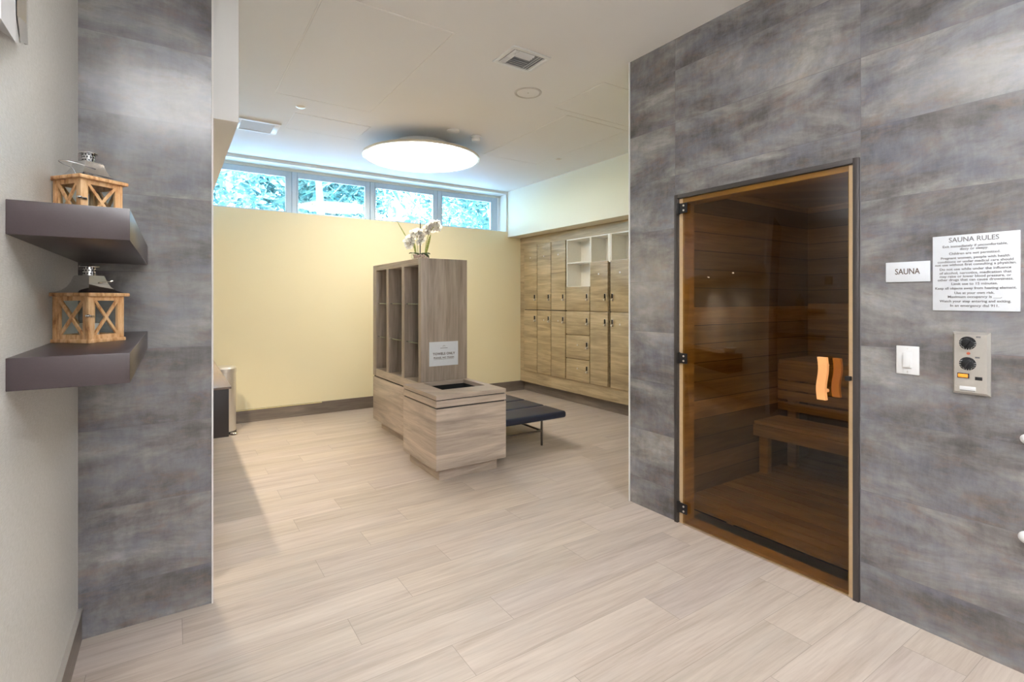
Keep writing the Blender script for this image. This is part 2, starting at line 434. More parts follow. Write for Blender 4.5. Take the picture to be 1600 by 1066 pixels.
# bulkhead over the vanity
struct('wall_bulkhead', MB().box(XL, .272, 2.873, YW, 2.306, ZC), M['bulk'])
# window wall: sill height 2.48, pocket above
struct('wall_back', MB().box(XL-.12, XF, YW, YW+.36, 0, 2.48).box(XL-.12, .22, YW, YW+.36, 2.48, ZC+.12), M['cream'])
struct('trim_5', MB().box(4.30, XF, YW, YW+.36, 2.48, ZC+.12), M['white_wall'])
struct('trim_4', MB().box(.22, 4.30, YW, YW+.36, 3.062, ZC+.12).box(.22, 4.30, YW+.22, YW+.36, 3.033, 3.062), M['white_wall'])
struct('wall_soffit', MB().box(4.33, XF, 2.54, YW, 2.395, ZC), M['soffit'])
struct('wall_lockers', MB().box(5.12, XF, 2.54, YW, 0, 2.395), M['cream'])
struct('baseboard_back', MB().box(.0, 4.64, YW-.014, YW, 0, .15, .002), M['base'])
struct('baseboard_lockers', MB().box(4.64, 4.66, 2.56, YW-.014, 0, .148), M['base'])
bl = struct('baseboard_left', MB().box(XL, XL+.013, YB, 2.768, 0, .128), M['base'])
struct('baseboard_cap', MB().box(XL, XL+.016, YB, 2.768, .128, .134), M['steel'], bl)

# windows
edges = [(.24, 1.24), (1.24, 2.237), (2.237, 3.24), (3.24, 4.285)]
for i, (a, b) in enumerate(edges):
    y0, y1 = YW+.22, YW+.28
    g0, g1 = a+.062, b-.062
    if i == 3: g1 = 4.165
    m = MB().box(a+.002, g0, y0, y1, 2.482, 3.032, .004).box(g1, b-.002, y0, y1, 2.482, 3.032, .004).box(g0, g1, y0, y1, 2.970, 3.032, .004).box(g0, g1, y0, y1, 2.482, 2.53, .004)
    m.box(g0, g0+.014, y0-.012, y0+.01, 2.53, 2.970).box(g1-.014, g1, y0-.012, y0+.01, 2.53, 2.970).box(g0, g1, y0-.012, y0+.01, 2.955, 2.970)
    wo = struct('window_%d' % (i+1), m, M['win_frame'])
    struct('window_pane', MB().box(g0, g1, y0+.026, y0+.032, 2.53, 2.970), M['win_glass'], wo)

# ================================================================ OUTSIDE
struct('ground', MB().box(-12, 18, YW+.4, 30, -.4, -.3), M['ground'])
def tree(name, x, y, h, rx, rz, n, ls, label, palm=False):
    t = empty(name, (x, y, -.3)); tag(t, label, 'tree', 'trees outside the clerestory windows')
    MB().tube([(x, y, -.3), (x+.1, y, h*.4), (x, y+.1, h*.8)], .13, 8, .06).build('trunk', M['bark'], t)
    m = MB(); rg = random.Random(int(x*100+y*7))
    if palm:
        for k_ in range(16):
            a = 2*PI*k_/16+rg.random()*.3; el = rg.uniform(-.2, 1.1); L = rx*rg.uniform(.8, 1.2)
            d = Vector((math.cos(a), math.sin(a), 0)); prev = None
            for s_ in range(14):
                q = s_/13; p = Vector((x, y, h))+d*(L*q*math.cos(el*.6))+Vector((0, 0, L*(math.sin(el)*q-1.0*q*q)))
                side = d.cross(Vector((0, 0, 1)))
                for sg in (-1, 1):
                    tip = p+side*sg*.5*(1-q*.5)+d*.22+Vector((0, 0, -.22)); wv = d*.045
                    m.quad(p-wv, p+wv, tip+wv*.2, tip-wv*.2)
    else:
        for _ in range(n):
            while True:
                q = Vector((rg.uniform(-1, 1), rg.uniform(-1, 1), rg.uniform(-1, 1)))
                if .25 < q.length < 1: break
            q = q*(.75+.25*math.sin(q.x*7+q.y*5)*math.cos(q.z*6))
            p = Vector((x+q.x*rx, y+q.y*rx, h+q.z*rz))
            a = Vector((rg.gauss(0, 1), rg.gauss(0, 1), rg.gauss(0, .6))).normalized(); b = a.cross(Vector((rg.gauss(0, 1), rg.gauss(0, 1), rg.gauss(0, 1)))).normalized()
            s = ls*rg.uniform(.6, 1.3)
            m.quad(p-a*s, p-b*s*.45, p+a*s, p+b*s*.45)
    m.build('crown', M['tree_leaf'], t, smooth=False)
tree('leafy_tree', -.3, 9.6, 4.0, 2.0, 2.0, 8500, .07, 'pale leafy tree seen through the leftmost clerestory pane')
tree('leafy_tree', 6.6, 10.6, 4.3, 1.9, 2.0, 7500, .075, 'leafy tree seen through the rightmost clerestory pane')
tree('palm_tree', 2.3, 10.0, 4.6, 2.0, 1, 0, 0, 'feathery palm seen through the second clerestory pane', True)
tree('palm_tree', 4.3, 11.2, 5.2, 2.3, 1, 0, 0, 'taller palm further back behind the third clerestory pane', True)
tree('leafy_tree', 3.3, 13.0, 4.9, 2.4, 2.0, 8000, .085, 'leafy tree filling the gap between the two palms')
tree('broadleaf_tree', 2.7, 15.0, 5.0, 4.0, 3.2, 8000, .13, 'wide bluish tree far behind the two palms')
tree('broadleaf_tree', 9.5, 16.0, 5.0, 4.0, 3.2, 6500, .13, 'wide tree far behind at the right of the clerestory')
tree('broadleaf_tree', -3.4, 15.0, 5.0, 3.6, 3.2, 6500, .13, 'wide tree far behind at the left of the clerestory')

# ================================================================ SAUNA
SX0, SX1, SY0, SY1, SZ = XR+.12, 4.76, .15, 2.35, 2.25
struct('wall_sauna_left', MB().box(SX0, SX1+.1, SY1, SY1+.06, 0, SZ+.05), M['cedar_wall'])
struct('wall_sauna_back', MB().box(SX1, SX1+.1, SY0, SY1, 0, SZ+.05), M['cedar_wall'])
struct('wall_sauna_right', MB().box(SX0, SX1+.1, SY0-.06, SY0, 0, SZ+.05), M['cedar_wall'])
struct('wall_sauna_front', MB().box(SX0, SX0+.02, SY0, DY0-.01, 0, SZ).box(SX0, SX0+.02, DY1+.01, SY1, 0, SZ).box(SX0, SX0+.02, DY0-.01, DY1+.01, DZ+.01, SZ), M['cedar_wall'])
struct('ceiling_sauna', MB().box(SX0, SX1, SY0, SY1, SZ, SZ+.05), M['cedar_wall'])
# duckboard
db = empty('duckboard', (3.55, 1.3, 0)); tag(db, 'slatted wooden duckboard covering the sauna floor', 'duckboard')
x = SX0+.11; ws = [.085, .085, .085, .085, .13, .085, .13, .085, .085, .13, .085, .13, .085, .085, .13]
i = 0
while x < SX1-.12:
    wv = ws[i % len(ws)]
    MB().box(x, min(x+wv, SX1-.01), SY0+.02, SY1-.02, .014, .034, .003).build('slat', M['cedar_dark'], db); x += wv+.014; i += 1
for ya in (1.9, .7): MB().box(SX0+.11, SX1-.02, ya, ya+.04, .0, .014).build('bearer', M['cedar_dark'], db)
struct('subfloor_gap_shade', MB().box(SX0+.105, SX1, SY0, SY1, 0, .004), M['dark_gap'])  # dark sheet under the slats; the shade of their gaps is its colour
struct('trim_3', MB().box(SX0-.12+.03, SX0+.1, DY0+.03, DY1-.03, 0, .012).box(SX0, SX0+.1, SY0+.02, SY1-.02, 0, .012), M['cedar_dark'])
# lower bench
b = empty('sauna_bench', (4.1, 1.3, .034)); tag(b, 'lower cedar sauna bench with open space beneath it', 'bench')
for j in range(4):
    MB().box(3.90+j*.092, 3.90+j*.092+.086, SY0+.02, SY1-.005, .425, .450, .004).build('seat_board', M['cedar'], b)
MB().box(3.885, 3.915, SY0+.02, SY1-.005, .335, .424, .004).build('apron', M['cedar'], b)
for yy in (SY1-.10, SY0+.05):
    MB().box(3.93, 3.99, yy, yy+.07, .034, .335, .004).build('leg', M['cedar'], b)
# upper bench
b = empty('sauna_bench', (4.5, 1.3, .034)); tag(b, 'upper cedar sauna bench with slatted front above the lower bench', 'bench')
for j in range(5):
    MB().box(4.262+j*.098, 4.262+j*.098+.09, SY0+.02, SY1-.005, .895, .920, .004).build('seat_board', M['cedar'], b)
MB().box(4.25, 4.275, SY0+.02, SY1-.005, .757, .894, .004).build('apron', M['cedar'], b)
for z0 in (.674, .592, .502):
    MB().box(4.25, 4.272, SY0+.02, SY1-.005, z0, z0+.071, .004).build('slat', M['cedar'], b)
for yy in (SY1-.14, SY0+.05):
    MB().box(4.280, 4.34, yy, yy+.07, .034, .894, .004).build('leg', M['cedar'], b)
b = empty('backrest_rail', (4.7, 1.3, 1.2)); tag(b, 'cedar backrest boards on the sauna wall above the upper bench', 'backrest')
for z0 in (1.16, 1.30):
    MB().box(4.715, 4.735, SY0+.1, SY1-.02, z0, z0+.09, .004).build('backrest_board', M['cedar'], b)
for yy in (.6, 1.9): MB().box(4.735, 4.76, yy, yy+.05, 1.1, 1.42).build('bracket', M['cedar'], b)
area('sauna_fill_light', (SX0+.14, 1.62, 2.16), .16, 3, (1, .76, .46), (0, -.7, 0))  # added lamp, kept out of view, to brighten the sauna interior
sl_ = empty('sauna_fill_lamp', (SX0+.07, 1.62, 2.13)); tag(sl_, 'small added fill lamp inside the sauna, unseen above the door', 'lamp')
MB().box(SX0+.021, SX0+.09, 1.50, 1.74, 2.15, 2.24, .004).build('lamp_base', M['cedar'], sl_)
MB().box(SX0+.091, SX0+.097, 1.52, 1.72, 2.165, 2.225, .002).build('diffuser', emis('sauna_fill_diffuser', (1, .7, .4), 2), sl_)

# door
d = empty('door_1', (XR, 1.62, 0)); tag(d, kind='structure')
fx0, fx1 = XR-.014, XR+.03
m = MB().box(fx0, fx1, DY0, DY0+.026, 0, DZ, .002).box(fx0, fx1, DY1-.026, DY1, 0, DZ, .002).box(fx0, fx1, DY0+.026, DY1-.026, DZ-.026, DZ, .002)
m.build('door_frame', M['frame_dark'], d)
def lining(xa, xb): return MB().box(xa, xb, DY0+.027, DY0+.052, 0, DZ-.027).box(xa, xb, DY1-.052, DY1-.027, 0, DZ-.027).box(xa, xb, DY0+.052, DY1-.052, DZ-.055, DZ-.027)
lining(XR+.005, XR+.022).build('door_stop', M['pale_wood'], d)
lining(XR+.0225, XR+.119).build('door_lining', M['cedar'], d)
gx = XR-.004
GY0, GY1 = DY0+.048, DY1-.060
MB().box(gx, gx+.008, GY0, GY1, .012, DZ-.029, .001).build('glass_panel', M['bronze_glass'], d)
for z in (2.0, 1.052, .105):
    h = MB().box(gx-.012, gx-.001, DY1-.098, DY1-.036, z-.032, z+.032, .004).box(gx-.016, XR+.0, DY1-.040, DY1-.022, z-.036, z+.036, .003).build('hinge', M['black_metal'], d)
    for dz in (.015, -.015): MB().cyl((gx-.013, DY1-.075, z+dz), .006, .004, 'X').build('screw', M['steel'], h)
# wavy wooden handle
def wavy(x0, x1, yc, wd, z0, z1, ph=0):
    m = MB(); bm = m.bm; N = 18; rings = []
    for i in range(N+1):
        q = i/N; z = z0+(z1-z0)*q; o = .007*math.sin(q*2*PI+ph)
        rings.append([bm.verts.new(p) for p in ((x0+o*.6, yc-wd/2+o, z), (x1+o*.6, yc-wd/2+o, z), (x1+o*.6, yc+wd/2+o, z), (x0+o*.6, yc+wd/2+o, z))])
    for a, b_ in zip(rings, rings[1:]):
        for k_ in range(4): bm.faces.new((a[k_], a[(k_+1) % 4], b_[(k_+1) % 4], b_[k_]))
    bm.faces.new(rings[0]); bm.faces.new(rings[-1])
    return m
hd = wavy(gx-.062, gx-.040, 1.233, .040, .935, 1.142).build('handle', M['handle_wood'], d)
tag(hd, 'wavy orange wooden pull handle')
MB().cyl((gx-.022, 1.233, 1.10), .009, .04, 'X').cyl((gx-.022, 1.233, .975), .009, .04, 'X').build('handle_post', M['handle_wood'], hd)
wavy(gx+.014, gx+.034, 1.200, .034, .945, 1.135).build('inner_handle', M['handle_wood'], d)
MB().box(gx-.014, gx+.016, DY0+.036, DY0+.060, 1.035, 1.056, .003).build('latch', M['black_metal'], d)

# ================================================================ RIGHT WALL FITTINGS
xs = XR-.0085
s_ = empty('sauna_sign', (XR, .905, 1.50)); tag(s_, 'small white wall sign reading SAUNA left of the rules sign', 'sign')
MB().box(XR-.006, XR, .824, .986, 1.500, 1.588, .0012).build('sign_panel', M['sign'], s_)
text_mesh('lettering', 'SAUNA', .036, frame_on_x(XR-.0065, .905, 1.5445), M['text_dark'], s_, width=.091, bold=.0004)
s_ = empty('sauna_rules_sign', (XR, .68, 1.376)); tag(s_, 'large white sign listing the sauna rules above the control panel', 'sign')
MB().box(XR-.006, XR, .546, .815, 1.376, 1.687, .0012).build('sign_panel', M['sign'], s_)
text_mesh('heading', 'SAUNA RULES', .027, frame_on_x(XR-.0065, .683, 1.667), M['text'], s_, width=.155, bold=.0003)
lines = [('Exit immediately if uncomfortable,', 1.6410, .200), ('dizzy or sleepy.', 1.6290, .088), ('Children are not permitted.', 1.6110, .158),
 ('Pregnant women, people with health', 1.5930, .212), ('conditions or under medical care should', 1.5780, .233), ('not use without first consulting a physician.', 1.5650, .250),
 ('Do not use while under the influence', 1.5470, .220), ('of alcohol, narcotics, medication that', 1.5310, .222), ('may raise or lower blood pressure, or', 1.5170, .220), ('other drugs that can cause drowsiness.', 1.5030, .233),
 ('Limit use to 15 minutes.', 1.4860, .142), ('Keep all objects away from heating element.', 1.4680, .250), ('Use at your own risk.', 1.4490, .123), ('Maximum occupancy is ___.', 1.4330, .166),
 ('Watch your step entering and exiting.', 1.4150, .220), ('In an emergency dial 911.', 1.3970, .150)]
for t_, z, wd in lines:
    text_mesh('rule_line', t_, .0135, frame_on_x(XR-.0065, .681, z), M['text'], s_, width=wd, bold=.00022)
s_ = empty('light_switch', (XR, .905, 1.095)); tag(s_, 'white rocker light switch between the sauna door and control panel', 'light switch')
MB().box(XR-.006, XR, .862, .946, 1.094, 1.218, .002).build('wall_plate', M['white_pl'], s_)
MB().box(XR-.009, XR-.006, .887, .921, 1.122, 1.190, .001).build('rocker_frame', M['white_pl'], s_)
MB().obox(Matrix.Translation((XR-.0105, .904, 1.156)) @ Matrix.Rotation(.06, 4, 'Y'), .005, .028, .062, .001).build('rocker', M['white_pl'], s_)
for dz in (1.206, 1.106): MB().cyl((XR-.0065, .904, dz), .0025, .002, 'X', n=10).build('screw', M['steel'], s_)
# control panel
c = empty('sauna_control_panel', (XR, .69, 1.038)); tag(c, 'steel sauna control panel with two black dials and amber light', 'control panel')
m = MB(); bmx = m.bm; a0, a1, z0, z1 = .630, .747, 1.038, 1.291
lo = [bmx.verts.new((XR, y, z)) for y, z in ((a0, z0), (a1, z0), (a1, z1), (a0, z1))]
md = [bmx.verts.new((XR-.006, y, z)) for y, z in ((a0, z0), (a1, z0), (a1, z1), (a0, z1))]
hi = [bmx.verts.new((XR-.019, y, z)) for y, z in ((a0+.008, z0+.010), (a1-.008, z0+.010), (a1-.008, z1-.010), (a0+.008, z1-.010))]
for A, B in ((lo, md), (md, hi)):
    for i in range(4): bmx.faces.new((A[i], A[(i+1) % 4], B[(i+1) % 4], B[i]))
bmx.faces.new(hi); bmx.faces.new(lo)
m.build('face_plate', M['steel'], c, smooth=False)
px = XR-.019
for zc in (1.246, 1.163):
    kn = MB()
    dial = MB().cyl((px-.0015, .697, zc), .0265, .003, 'X', n=40).build('dial_plate', M['black_metal'], c)
    tk = MB()
    for i in range(11):
        an = math.radians(150+i*22)
        tk.obox(Matrix.Translation((px-.0035, .697-.0225*math.cos(an), zc+.0225*math.sin(an))) @ Matrix.Rotation(an, 4, 'X'), .001, .008, .0016)
    tk.build('tick_mark', M['white_pl'], dial)
    kn = MB().cyl((px-.012, .694, zc), .0185, .018, 'X', n=36, bev=.002)
    for i in range(18):
        an = 2*PI*i/18; kn.cyl((px-.011, .694+.0185*math.cos(an), zc+.0185*math.sin(an)), .0022, .015, 'X', n=8)
    kn.obox(Matrix.Translation((px-.023, .694, zc)) @ Matrix.Rotation(.6, 4, 'X'), .008, .008, .033, .002)
    kn.build('knob', M['black_metal'], c)
MB().cyl((px-.002, .694, 1.205), .0055, .005, 'X').build('indicator_lamp', plain('red_lens', (.35, .08, .04), .3), c)
m = MB().box(px-.004, px, .692, .729, 1.104, 1.124, .001); sw = m.build('switch_bezel', M['black_metal'], c)
MB().box(px-.007, px-.004, .695, .726, 1.107, 1.121, .0015).build('amber_rocker', M['amber'], sw)
MB().box(px-.003, px, .652, .674, 1.100, 1.113, .001).build('display_window', M['black_metal'], c)
for dy, dz in ((.665, 1.272), (.668, 1.190)): MB().box(px-.0015, px, dy-.008, dy+.006, dz-.003, dz+.003).build('dial_label', M['text'], c)
MB().box(px-.002, px, .672, .722, 1.056, 1.071, .0008).build('name_plate', M['white_pl'], c)
MB().box(px-.0025, px, .674, .720, 1.0535, 1.0565).build('name_plate_edge', M['text'], c)
for dy, dz in ((.733, 1.262), (.647, 1.272), (.647, 1.068), (.735, 1.068)):
    MB().cyl((px-.001, dy, dz), .003, .003, 'X', n=12).build('screw', M['steel'], c)
for i, (z, rr, lb) in enumerate(((.901, .019, 'upper white rounded wall peg at the right picture edge'), (.534, .024, 'lower white rounded wall peg at the right picture edge'))):
    t = empty('wall_peg', (XR, .535, z)); tag(t, lb, 'peg', 'white pegs on the tiled wall')
    MB().cyl((XR-.02, .530, z), .010, .04, 'X').build('stem', M['white_pl'], t)
    MB().ball((XR-.040, .520, z), rr, (.8, 1.1, 1)).build('peg_head', M['white_pl'], t)

# ================================================================ LEFT WALL
for (z0, z1, lb) in ((1.576, 1.659, 'upper dark brown floating shelf in the left corner'), (1.203, 1.282, 'lower dark brown floating shelf in the left corner')):
    o = MB().box(XL, -.094, 1.665, 2.768, z0, z1, .0015).build('floating_shelf', M['shelf']); recentre(o)
    tag(o, lb, 'shelf', 'dark floating shelves')
def lantern(loc, rz, label, clasp):
    t = empty('lantern', loc, rz); tag(t, label, 'lantern', 'wood and metal lanterns')
    s = .065; Wd = M['lantern_wood']
    def B(m, name, mat, p=t): return m.build(name, mat, p, local=True)
    B(MB().box(-s-.004, s+.004, -s-.004, s+.004, 0, .012, .002), 'base', Wd)
    for sx in (-1, 1):
        for sy in (-1, 1):
            B(MB().box(min(sx*s, sx*(s-.014)), max(sx*s, sx*(s-.014)), min(sy*s, sy*(s-.014)), max(sy*s, sy*(s-.014)), .012, .15, .001), 'corner_post', Wd)
    for q in range(4):
        R = Matrix.Rotation(q*PI/2, 4, 'Z')
        m = MB()
        m.obox(R @ Matrix.Translation((0, -s+.006, .143)), 2*(s-.014), .008, .014).obox(R @ Matrix.Translation((0, -s+.006, .019)), 2*(s-.014), .008, .014)
        m.obox(R @ Matrix.Translation((s-.0185, -s+.006, .081)), .009, .008, .110).obox(R @ Matrix.Translation((-s+.0185, -s+.006, .081)), .009, .008, .110)
        side = m.build('side_frame', Wd, t, local=True)
        L = math.hypot(2*(s-.024), .110); an = math.atan2(.110, 2*(s-.024))
        for sg in (-1, 1):
            MB().obox(R @ Matrix.Translation((0, -s+.0045-(.0008 if sg > 0 else 0), .081)) @ Matrix.Rotation(sg*an, 4, 'Y'), L, .006, .0085).build('cross_brace', Wd, side, local=True)
        MB().obox(R @ Matrix.Translation((0, -s+.012, .081)), 2*(s-.016), .002, .112).build('glass_pane', M['glass'], side, local=True)
    B(MB().box(-s-.012, s+.012, -s-.012, s+.012, .15, .162, .003), 'eave', Wd)
    # flared metal roof
    m = MB(); prof = [(.064, .162), (.050, .170), (.040, .182), (.033, .198), (.029, .214), (.027, .219)]; rings = []
    for rr, z in prof: rings.append([m.bm.verts.new((a*rr, b_*rr, z)) for a, b_ in ((-1, -1), (1, -1), (1, 1), (-1, 1))])
    for A, Bq in zip(rings, rings[1:]):
        for i in range(4): m.bm.faces.new((A[i], A[(i+1) % 4], Bq[(i+1) % 4], Bq[i]))
    m.bm.faces.new(rings[-1]); m.bm.faces.new(rings[0])
    rf = B(m, 'roof', M['chrome'])
    ch = B(MB().cyl((0, 0, .234), .017, .030, n=28), 'chimney', M['chrome'])
    hm = MB()
    for i in range(12):
        for zz in (.226, .236, .244):
            an = 2*PI*(i+(.5 if zz == .236 else 0))/12
            hm.obox(Matrix.Translation((.0172*math.cos(an), .0172*math.sin(an), zz)) @ Matrix.Rotation(an, 4, 'Z'), .0012, .004, .0045)
    hm.build('vent_holes', M['black_metal'], ch, local=True)
    B(MB().lathe([(0, .248), (.026, .247), (.027, .249), (.026, .251), (0, .2515)]), 'chimney_cap', M['chrome'])
    pts = []
    for i in range(25):
        a = PI*i/24; pts.append((-.036*math.cos(a), -.0-.085*math.sin(a), .196+.010*math.sin(a)))
    R = Matrix.Rotation(-PI/2 if clasp else PI/2, 4, 'Z')
    hp = [R @ Vector(p) for p in pts]
    B(MB().tube(hp, .0016, 8), 'bail_handle', M['chrome'])
    cp = MB().ball((-s-.004, -s-.002, .088), .008, (1, 1, .7)).obox(Matrix.Translation((-s+.004, -s-.003, .086)), .024, .004, .007, .001)
    B(cp, 'clasp', M['chrome'])
    MB().cyl((.004, .004, .037), .026, .048, n=28, bev=.002).build('candle', M['white_trim'], t, local=True)
    return t
lantern((-.235, 2.200, 1.659), math.radians(39), 'scorched pine lantern with shiny metal roof on the upper shelf', True)
lantern((-.232, 2.190, 1.282), math.radians(50), 'scorched pine lantern with shiny metal roof on the lower shelf', False)
# strobe
t = empty('alarm_strobe', (XL, 1.6, 1.98)); tag(t, 'white fire alarm strobe high on the left wall', 'alarm')
m = MB(); pts = [(XL, 1.40, 1.985), (XL+.042, 1.42, 1.985), (XL+.042, 1.535, 1.985), (XL+.010, 1.76, 2.07), (XL, 1.76, 2.07)]
lo = [m.bm.verts.new(p) for p in pts]; hi = [m.bm.verts.new((p[0], p[1], 2.30)) for p in pts]
m.bm.faces.new(lo); m.bm.faces.new(hi)
for i in range(5): m.bm.faces.new((lo[i], lo[(i+1) % 5], hi[(i+1) % 5], hi[i]))
m.build('housing', M['white_pl'], t, smooth=False)
MB().box(XL, XL+.008, 1.72, 1.85, 2.10, 2.34, .002).build('back_plate', M['white_pl'], t)
m = MB(); q = [(XL+.044, 1.545), (XL+.022, 1.70)]
m.prism([(XL+.0425, 1.545), (XL+.052, 1.58), (XL+.032, 1.71), (XL+.0205, 1.70)], .12, Matrix.Translation((0, 0, 2.05)))
m.build('strobe_lens', M['chrome'], t, smooth=False)

# ================================================================ VANITY AND BIN
v = empty('vanity_counter', (0, 4.9, .523)); tag(v, 'dark floating vanity counter showing behind the tiled column', 'vanity')
MB().box(XL+.002, .305, 3.815, 6.45, .523, .838, .002).build('cabinet_body', M['vanity'], v)
MB().box(XL+.002, .318, 3.80, 6.46, .838, .853, .002).build('countertop', M['vanity_top'], v)
bs = empty('vessel_sink', (0, 4.02, .853)); tag(bs, 'white oval vessel sink on the dark vanity, mirrored in the sauna glass', 'sink')
MB().lathe([(.0, .0), (.10, .0), (.17, .05), (.205, .095), (.212, .10), (.205, .103), (.165, .06), (.09, .015), (0, .012)], (0, 4.02, .853)).build('basin', M['porcelain'], bs)
fa = empty('faucet', (-.24, 4.02, .853)); tag(fa, 'chrome faucet standing behind the white vessel sink', 'faucet')
MB().tube([(-.26, 4.02, .853), (-.26, 4.02, 1.04), (-.24, 4.02, 1.07), (-.20, 4.02, 1.08), (-.14, 4.02, 1.07), (-.12, 4.02, 1.045)], .012, 12).build('spout', M['chrome'], fa)
MB().tube([(-.26, 4.10, .853), (-.26, 4.10, .93), (-.22, 4.10, .95)], .010, 10).build('lever', M['chrome'], fa)
t = empty('pedal_bin', (.455, 6.25, 0)); tag(t, 'round steel pedal bin beside the dark vanity near the cream wall', 'bin')
MB().cyl((.455, 6.25, .33), .112, .63, n=48).build('bin_body', M['steel'], t)
MB().cyl((.455, 6.25, .012), .116, .024, n=48).build('base_ring', M['black_metal'], t)
MB().lathe([(.116, .645), (.119, .66), (.117, .69), (.10, .708), (.05, .716), (0, .718)], (.455, 6.25, 0)).build('lid', M['steel'], t)
MB().box(.50, .56, 6.09, 6.15, .008, .022, .004).ball((.535, 6.10, .018), .035, (1, 1, .3)).build('pedal', M['chrome'], t)
o = MB().box(.60, 1.55, YW-.0165, YW-.0145, .140, .148).build('masking_tape', M['tape']); recentre(o); tag(o, 'strip of yellow masking tape along the grey baseboard of the cream wall', 'tape')

# ================================================================ TOWEL CABINET
t = empty('towel_shelf_cabinet', (2.1, 4.94, 0)); tag(t, 'tall greige wood towel cabinet with nine open cubbies', 'cabinet')
X0, X1, Y0, Y1 = 1.86, 2.33, 4.28, 5.60
MB().box(X0, X1, Y0, Y1, .10, .572, .0015).build('base_cabinet', M['lam_h'], t)
MB().box(X0+.012, X1-.01, Y0+.01, Y1-.01, .572, .588).build('shadow_gap', M['dark_gap'], t)
MB().box(X0+.07, X1-.05, Y0+.05, Y1-.08, 0, .10).build('plinth', M['lam_h'], t)
MB().box(X0, X1, Y0, Y0+.062, .588, 1.80, .0015).build('end_panel', M['lam_v'], t)
MB().box(X0, X1, 5.50, Y1, .588, 1.80, .0015).build('end_panel', M['lam_v'], t)
MB().box(X0, X1, Y0+.062, 5.50, 1.742, 1.80).build('top_panel', M['lam_h'], t)
MB().box(X0, X1, Y0+.062, 5.50, .588, .668).build('bottom_panel', M['lam_h'], t)
for a in (4.68, 5.11): MB().box(X0, X1-.03, a, a+.066, .668, 1.742).build('divider', M['lam_v'], t)
MB().box(X1-.03, X1, Y0+.062, 5.50, .668, 1.742).build('back_panel', M['lam_v'], t)
for a, b_ in ((4.343, 4.679), (4.747, 5.109), (5.177, 5.499)):
    for z in (1.378, 1.016): MB().box(X0+.02, X1-.032, a, b_, z, z+.009).build('glass_shelf', M['shelf_glass'], t)
p = empty('paper_notice', (2.085, 4.28, .812)); tag(p, 'white paper notice about towels taped to the cabinet end panel', 'notice')
MB().box(1.939, 2.233, 4.2780, 4.2795, .814, 1.036).build('sheet', M['sign'], p)
text_mesh('lettering', 'TOWELS ONLY', .030, frame_on_y(2.087, 4.2775, .924), M['text_dark'], p, width=.225, bold=.0009, space=1.05)
text_mesh('lettering', 'PLEASE, NO TRASH', .023, frame_on_y(2.087, 4.2775, .888), M['text_dark'], p, width=.205, bold=.0004)
MB().box(1.985, 2.189, 4.2772, 4.2778, .8735, .8755).build('underline', M['text_dark'], p)
lg = MB()
for i in range(5):
    an = PI*(i+.5)/5; lg.obox(Matrix.Translation((2.087+.011*math.cos(an), 4.2775, .990+.009*math.sin(an))) @ Matrix.Rotation(-an, 4, 'Y'), .009, .0006, .0022)
lg.box(2.050, 2.124, 4.2772, 4.2778, .975, .979)
lg.build('emblem', M['text'], p)

# towel return bin
t = empty('towel_return_bin', (2.01, 3.935, 0)); tag(t, 'greige wood towel return box with a black opening in its top', 'towel bin')
A0, A1, B0, B1 = 1.69, 2.33, 3.60, 4.273
def ring(m, z0, z1, ins, oi=(0, 0, 0, 0), bev=0):
    x0, x1, y0, y1 = A0+oi[0], A1-oi[1], B0+oi[2], B1-oi[3]; a, b_, c_, d_ = ins
    m.box(x0, a, y0, y1, z0, z1, bev).box(b_, x1, y0, y1, z0, z1, bev).box(a, b_, y0, c_, z0, z1, bev).box(a, b_, d_, y1, z0, z1, bev); return m
OP = (1.855, 2.268, 3.836, 4.233)
ring(MB(), .644, .677, OP).build('top_frame', M['lam_h'], t)
ring(MB(), .636, .644, (A0+.03, A1-.03, B0+.03, B1-.03), (.008, .008, .008, .002)).build('shadow_gap', M['dark_gap'], t)
ring(MB(), .585, .636, (A0+.02, A1-.02, B0+.02, B1-.02)).build('drawer_band', M['lam_h'], t)
ring(MB(), .573, .585, (A0+.03, A1-.03, B0+.03, B1-.03), (.010, .010, .010, .002)).build('shadow_gap', M['dark_gap'], t)
ring(MB(), .097, .573, (A0+.02, A1-.02, B0+.02, B1-.02)).build('body', M['lam_h'], t)
MB().box(A0+.02, A1-.02, B0+.02, B1-.02, .097, .115).build('bottom_board', M['lam_h'], t)
m = MB().box(OP[0]-.012, OP[0], OP[2]-.012, OP[3]+.012, .30, .6435).box(OP[1], OP[1]+.012, OP[2]-.012, OP[3]+.012, .30, .6435).box(OP[0], OP[1], OP[2]-.012, OP[2], .30, .6435).box(OP[0], OP[1], OP[3], OP[3]+.012, .30, .6435).box(OP[0], OP[1], OP[2], OP[3], .30, .31)
m.build('liner', plain('black_liner', (.006, .006, .006), .9), t)
MB().box(1.742, 2.275, 3.655, 4.25, 0, .097).build('plinth', M['lam_h'], t)

